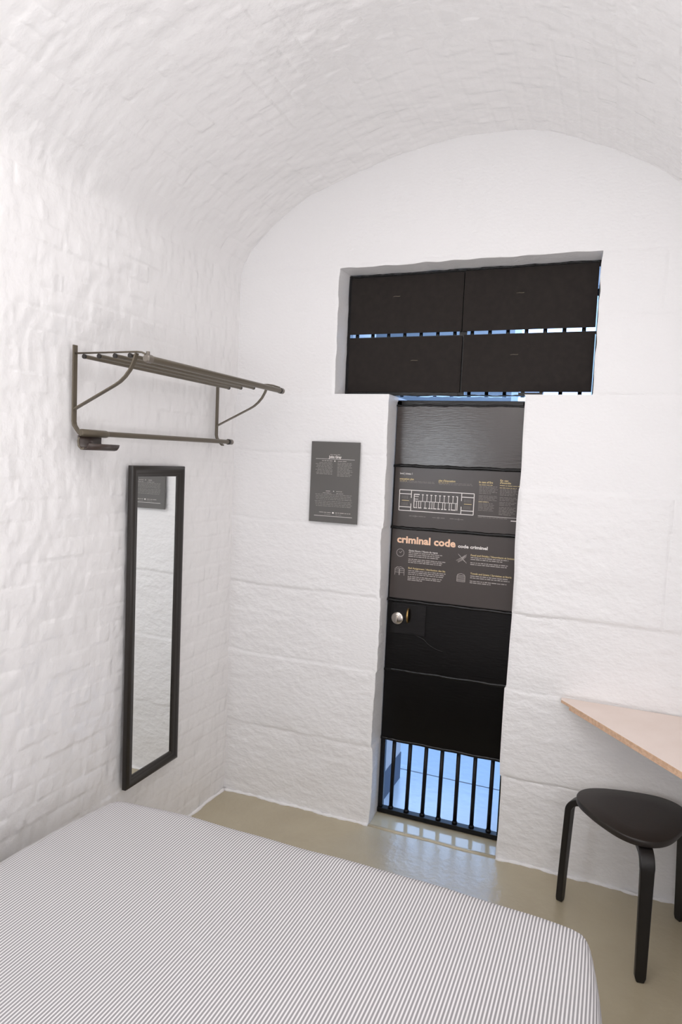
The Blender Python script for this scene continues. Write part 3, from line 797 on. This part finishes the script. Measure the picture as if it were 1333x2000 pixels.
for k in range(3):
    th = A0 + k * 2 * math.pi / 3; d = Vector((math.cos(th), math.sin(th), 0)); side = Vector((-math.sin(th), math.cos(th), 0))
    P2 = [(.06, .4145), (.12, .4145), (.165, .4145), (.185, .414)]
    for i in range(1, 9):
        a = math.pi / 2 - i / 8 * (math.pi / 2 - .03); P2.append((.185 + .048 * math.cos(a), .366 + .048 * math.sin(a)))
    P2 += [(.236, .30), (.240, .20), (.244, .10), (.2465, .016), (.2468, 0.0)]
    n = len(P2); wd = [.046 - .013 * max(0, (i - 10)) / (n - 11) if i > 10 else .046 for i in range(n)]
    wd[-1] = .024
    b = MB(); b.ribbon([d * r + Vector((0, 0, z)) for r, z in P2], side, .046, .024, widths=wd)
    b.build('leg', M['stool'], stool, bevel=.004)

# ------------------------------------------------------------------ corner desk
do = Vector((2.0, -.25, .73))
desk = empty('corner_desk', do)
tag(desk, 'pale plywood triangular desk fixed in the right corner above the stool', 'desk')
p0 = (1.566, -.012); p1 = (1.566, -.040); sl = (-.539 + .036) / (1.965 - 1.574)
xr = RX - .012
top = [p0, p1, (xr, p1[1] + sl * (xr - p1[0])), (xr, -.012)]
b = MB(do); b.prism(top, .7285, .7405)
o = b.build('desk_top', M['ply'], desk, bevel=.0008)
o.data.materials.append(M['ply_edge'])
for p in o.data.polygons:
    if abs(p.normal.z) < .5: p.material_index = 1
b = MB(do); xa = 1.600
b.prism([(xa, -.014), (xa, p1[1] + sl * (xa - p1[0])), (xr, p1[1] + sl * (xr - p1[0]) + .002), (xr, -.014)], .7175, .7285)
o = b.build('support_board', M['ply_edge'], desk, bevel=.0008)
b = MB(do); b.box(1.72, xr, -.034, -.014, .680, .7175); b.build('wall_batten', M['ply_edge'], desk, bevel=.001)

# ------------------------------------------------------------------ bed
bo = Vector((1.0, -2.09, 0))
bed = empty('bed_base', bo)
tag(bed, 'dark low bed base under the striped mattress beside the brick wall', 'bed base')
b = MB(bo); b.box(.27, 1.72, -3.06, -1.14, .14, .275); b.build('bed_frame', M['bed_base'], bed, bevel=.01)
for x in (.33, 1.66):
    for y in (-3.0, -1.2):
        b = MB(bo); b.tube([(x, y, 0), (x, y, .14)], [.022, .028], 16); b.build('leg', M['frame'], bed, autosmooth=True)
# mattress in a striped fitted cover
Ax, By, NE = 1.0, 1.036, 90.0
def outline(t):
    c, s = math.cos(t), math.sin(t)
    r = (abs(c / Ax) ** NE + abs(s / By) ** NE) ** (-1 / NE)
    X_, Y_ = r * c, r * s; t_ = By - Y_
    half = .748 + .062 * (1 - math.exp(-t_ / .25))
    return X_ * half - .018, Y_ - .026 * min(1, abs(X_)) ** 5
NT = 480
ths = []
_d = []                                      # evenly spaced round the edge
for i in range(7200): _d.append(outline(2 * math.pi * i / 7200))
_c = np.r_[0, np.cumsum(np.hypot(*(np.roll(np.array(_d), -1, 0) - np.array(_d)).T))]
ths = list(np.interp(np.linspace(0, _c[-1], NT, endpoint=False), _c, np.linspace(0, 2 * math.pi, 7201)))
base = [outline(t) for t in ths]
nor = []
for i in range(NT):
    a = base[(i + 1) % NT]; c = base[i - 1]; d = Vector((a[0] - c[0], a[1] - c[1])).normalized(); nor.append((d.y, -d.x))
levels = [(-.020, .277), (.0, .285), (.008, .31), (.012, .36), (.010, .41), (.005, .45), (.0, .472), (-.007, .486), (-.017, .495), (-.032, .4995), (-.05, .5015)]
verts = []; uvs = []
arc = [0]; 
for (o0, z0_), (o1, z1_) in zip(levels[::-1], levels[::-1][1:]): arc.append(arc[-1] + math.hypot(o1 - o0, z1_ - z0_))
arc = arc[::-1]
rng2 = random.Random(5)
for li, (of, z) in enumerate(levels):
    for i in range(NT):
        if of > 0: x = base[i][0] + nor[i][0] * of; y2 = base[i][1] + nor[i][1] * of
        else: x = base[i][0] * (1 + of / .8); y2 = base[i][1] * (1 + of / By)
        # foot end hangs slightly uneven
        zz_ = z + (0.0015 * math.sin(x * 9) + .001 * math.sin(x * 23)) * (1 if z > .45 else 0)
        verts.append((x, y2, zz_))
        wgt = max(0.0, min(1.0, (abs(nor[i][0]) - .75) / .2))
        top_x = base[i][0] * (1 - .05 / .8)
        uvs.append((x * (1 - wgt) + (top_x + nor[i][0] * arc[li]) * wgt, y2))
faces = []
for li in range(len(levels) - 1):
    for i in range(NT):
        j = (i + 1) % NT; faces.append((li * NT + i, li * NT + j, (li + 1) * NT + j, (li + 1) * NT + i))
# top: shrink the rim towards the middle
last = (len(levels) - 1) * NT; rim = [(verts[last + i][0], verts[last + i][1]) for i in range(NT)]
prev = last
for kf in (.97, .93, .86, .75, .6, .4, .2):
    st = len(verts)
    for i in range(NT):
        x, y = rim[i][0] * kf, rim[i][1] * kf
        z = .5015 + .0035 * (1 - kf) ** .5 + .0016 * math.sin(x * 7 + y * 3) * (1 - kf)
        verts.append((x, y, z)); uvs.append((x, y))
    for i in range(NT):
        j = (i + 1) % NT; faces.append((prev + i, prev + j, st + j, st + i))
    prev = st
st = len(verts); verts.append((0, 0, .505)); uvs.append((0, 0))
for i in range(NT): faces.append((prev + i, prev + (i + 1) % NT, st))
faces.append(tuple(range(NT))[::-1])
me = bpy.data.meshes.new('mattress'); me.from_pydata(verts, [], faces); me.update()
uvl = me.uv_layers.new(name='cloth')
for l in me.loops: uvl.data[l.index].uv = uvs[l.vertex_index]
mt = link('mattress', me, None, M['stripe'], smooth=True)
mt.location = bo
tag(mt, 'mattress in a thin grey and white striped cover in the foreground', 'mattress')
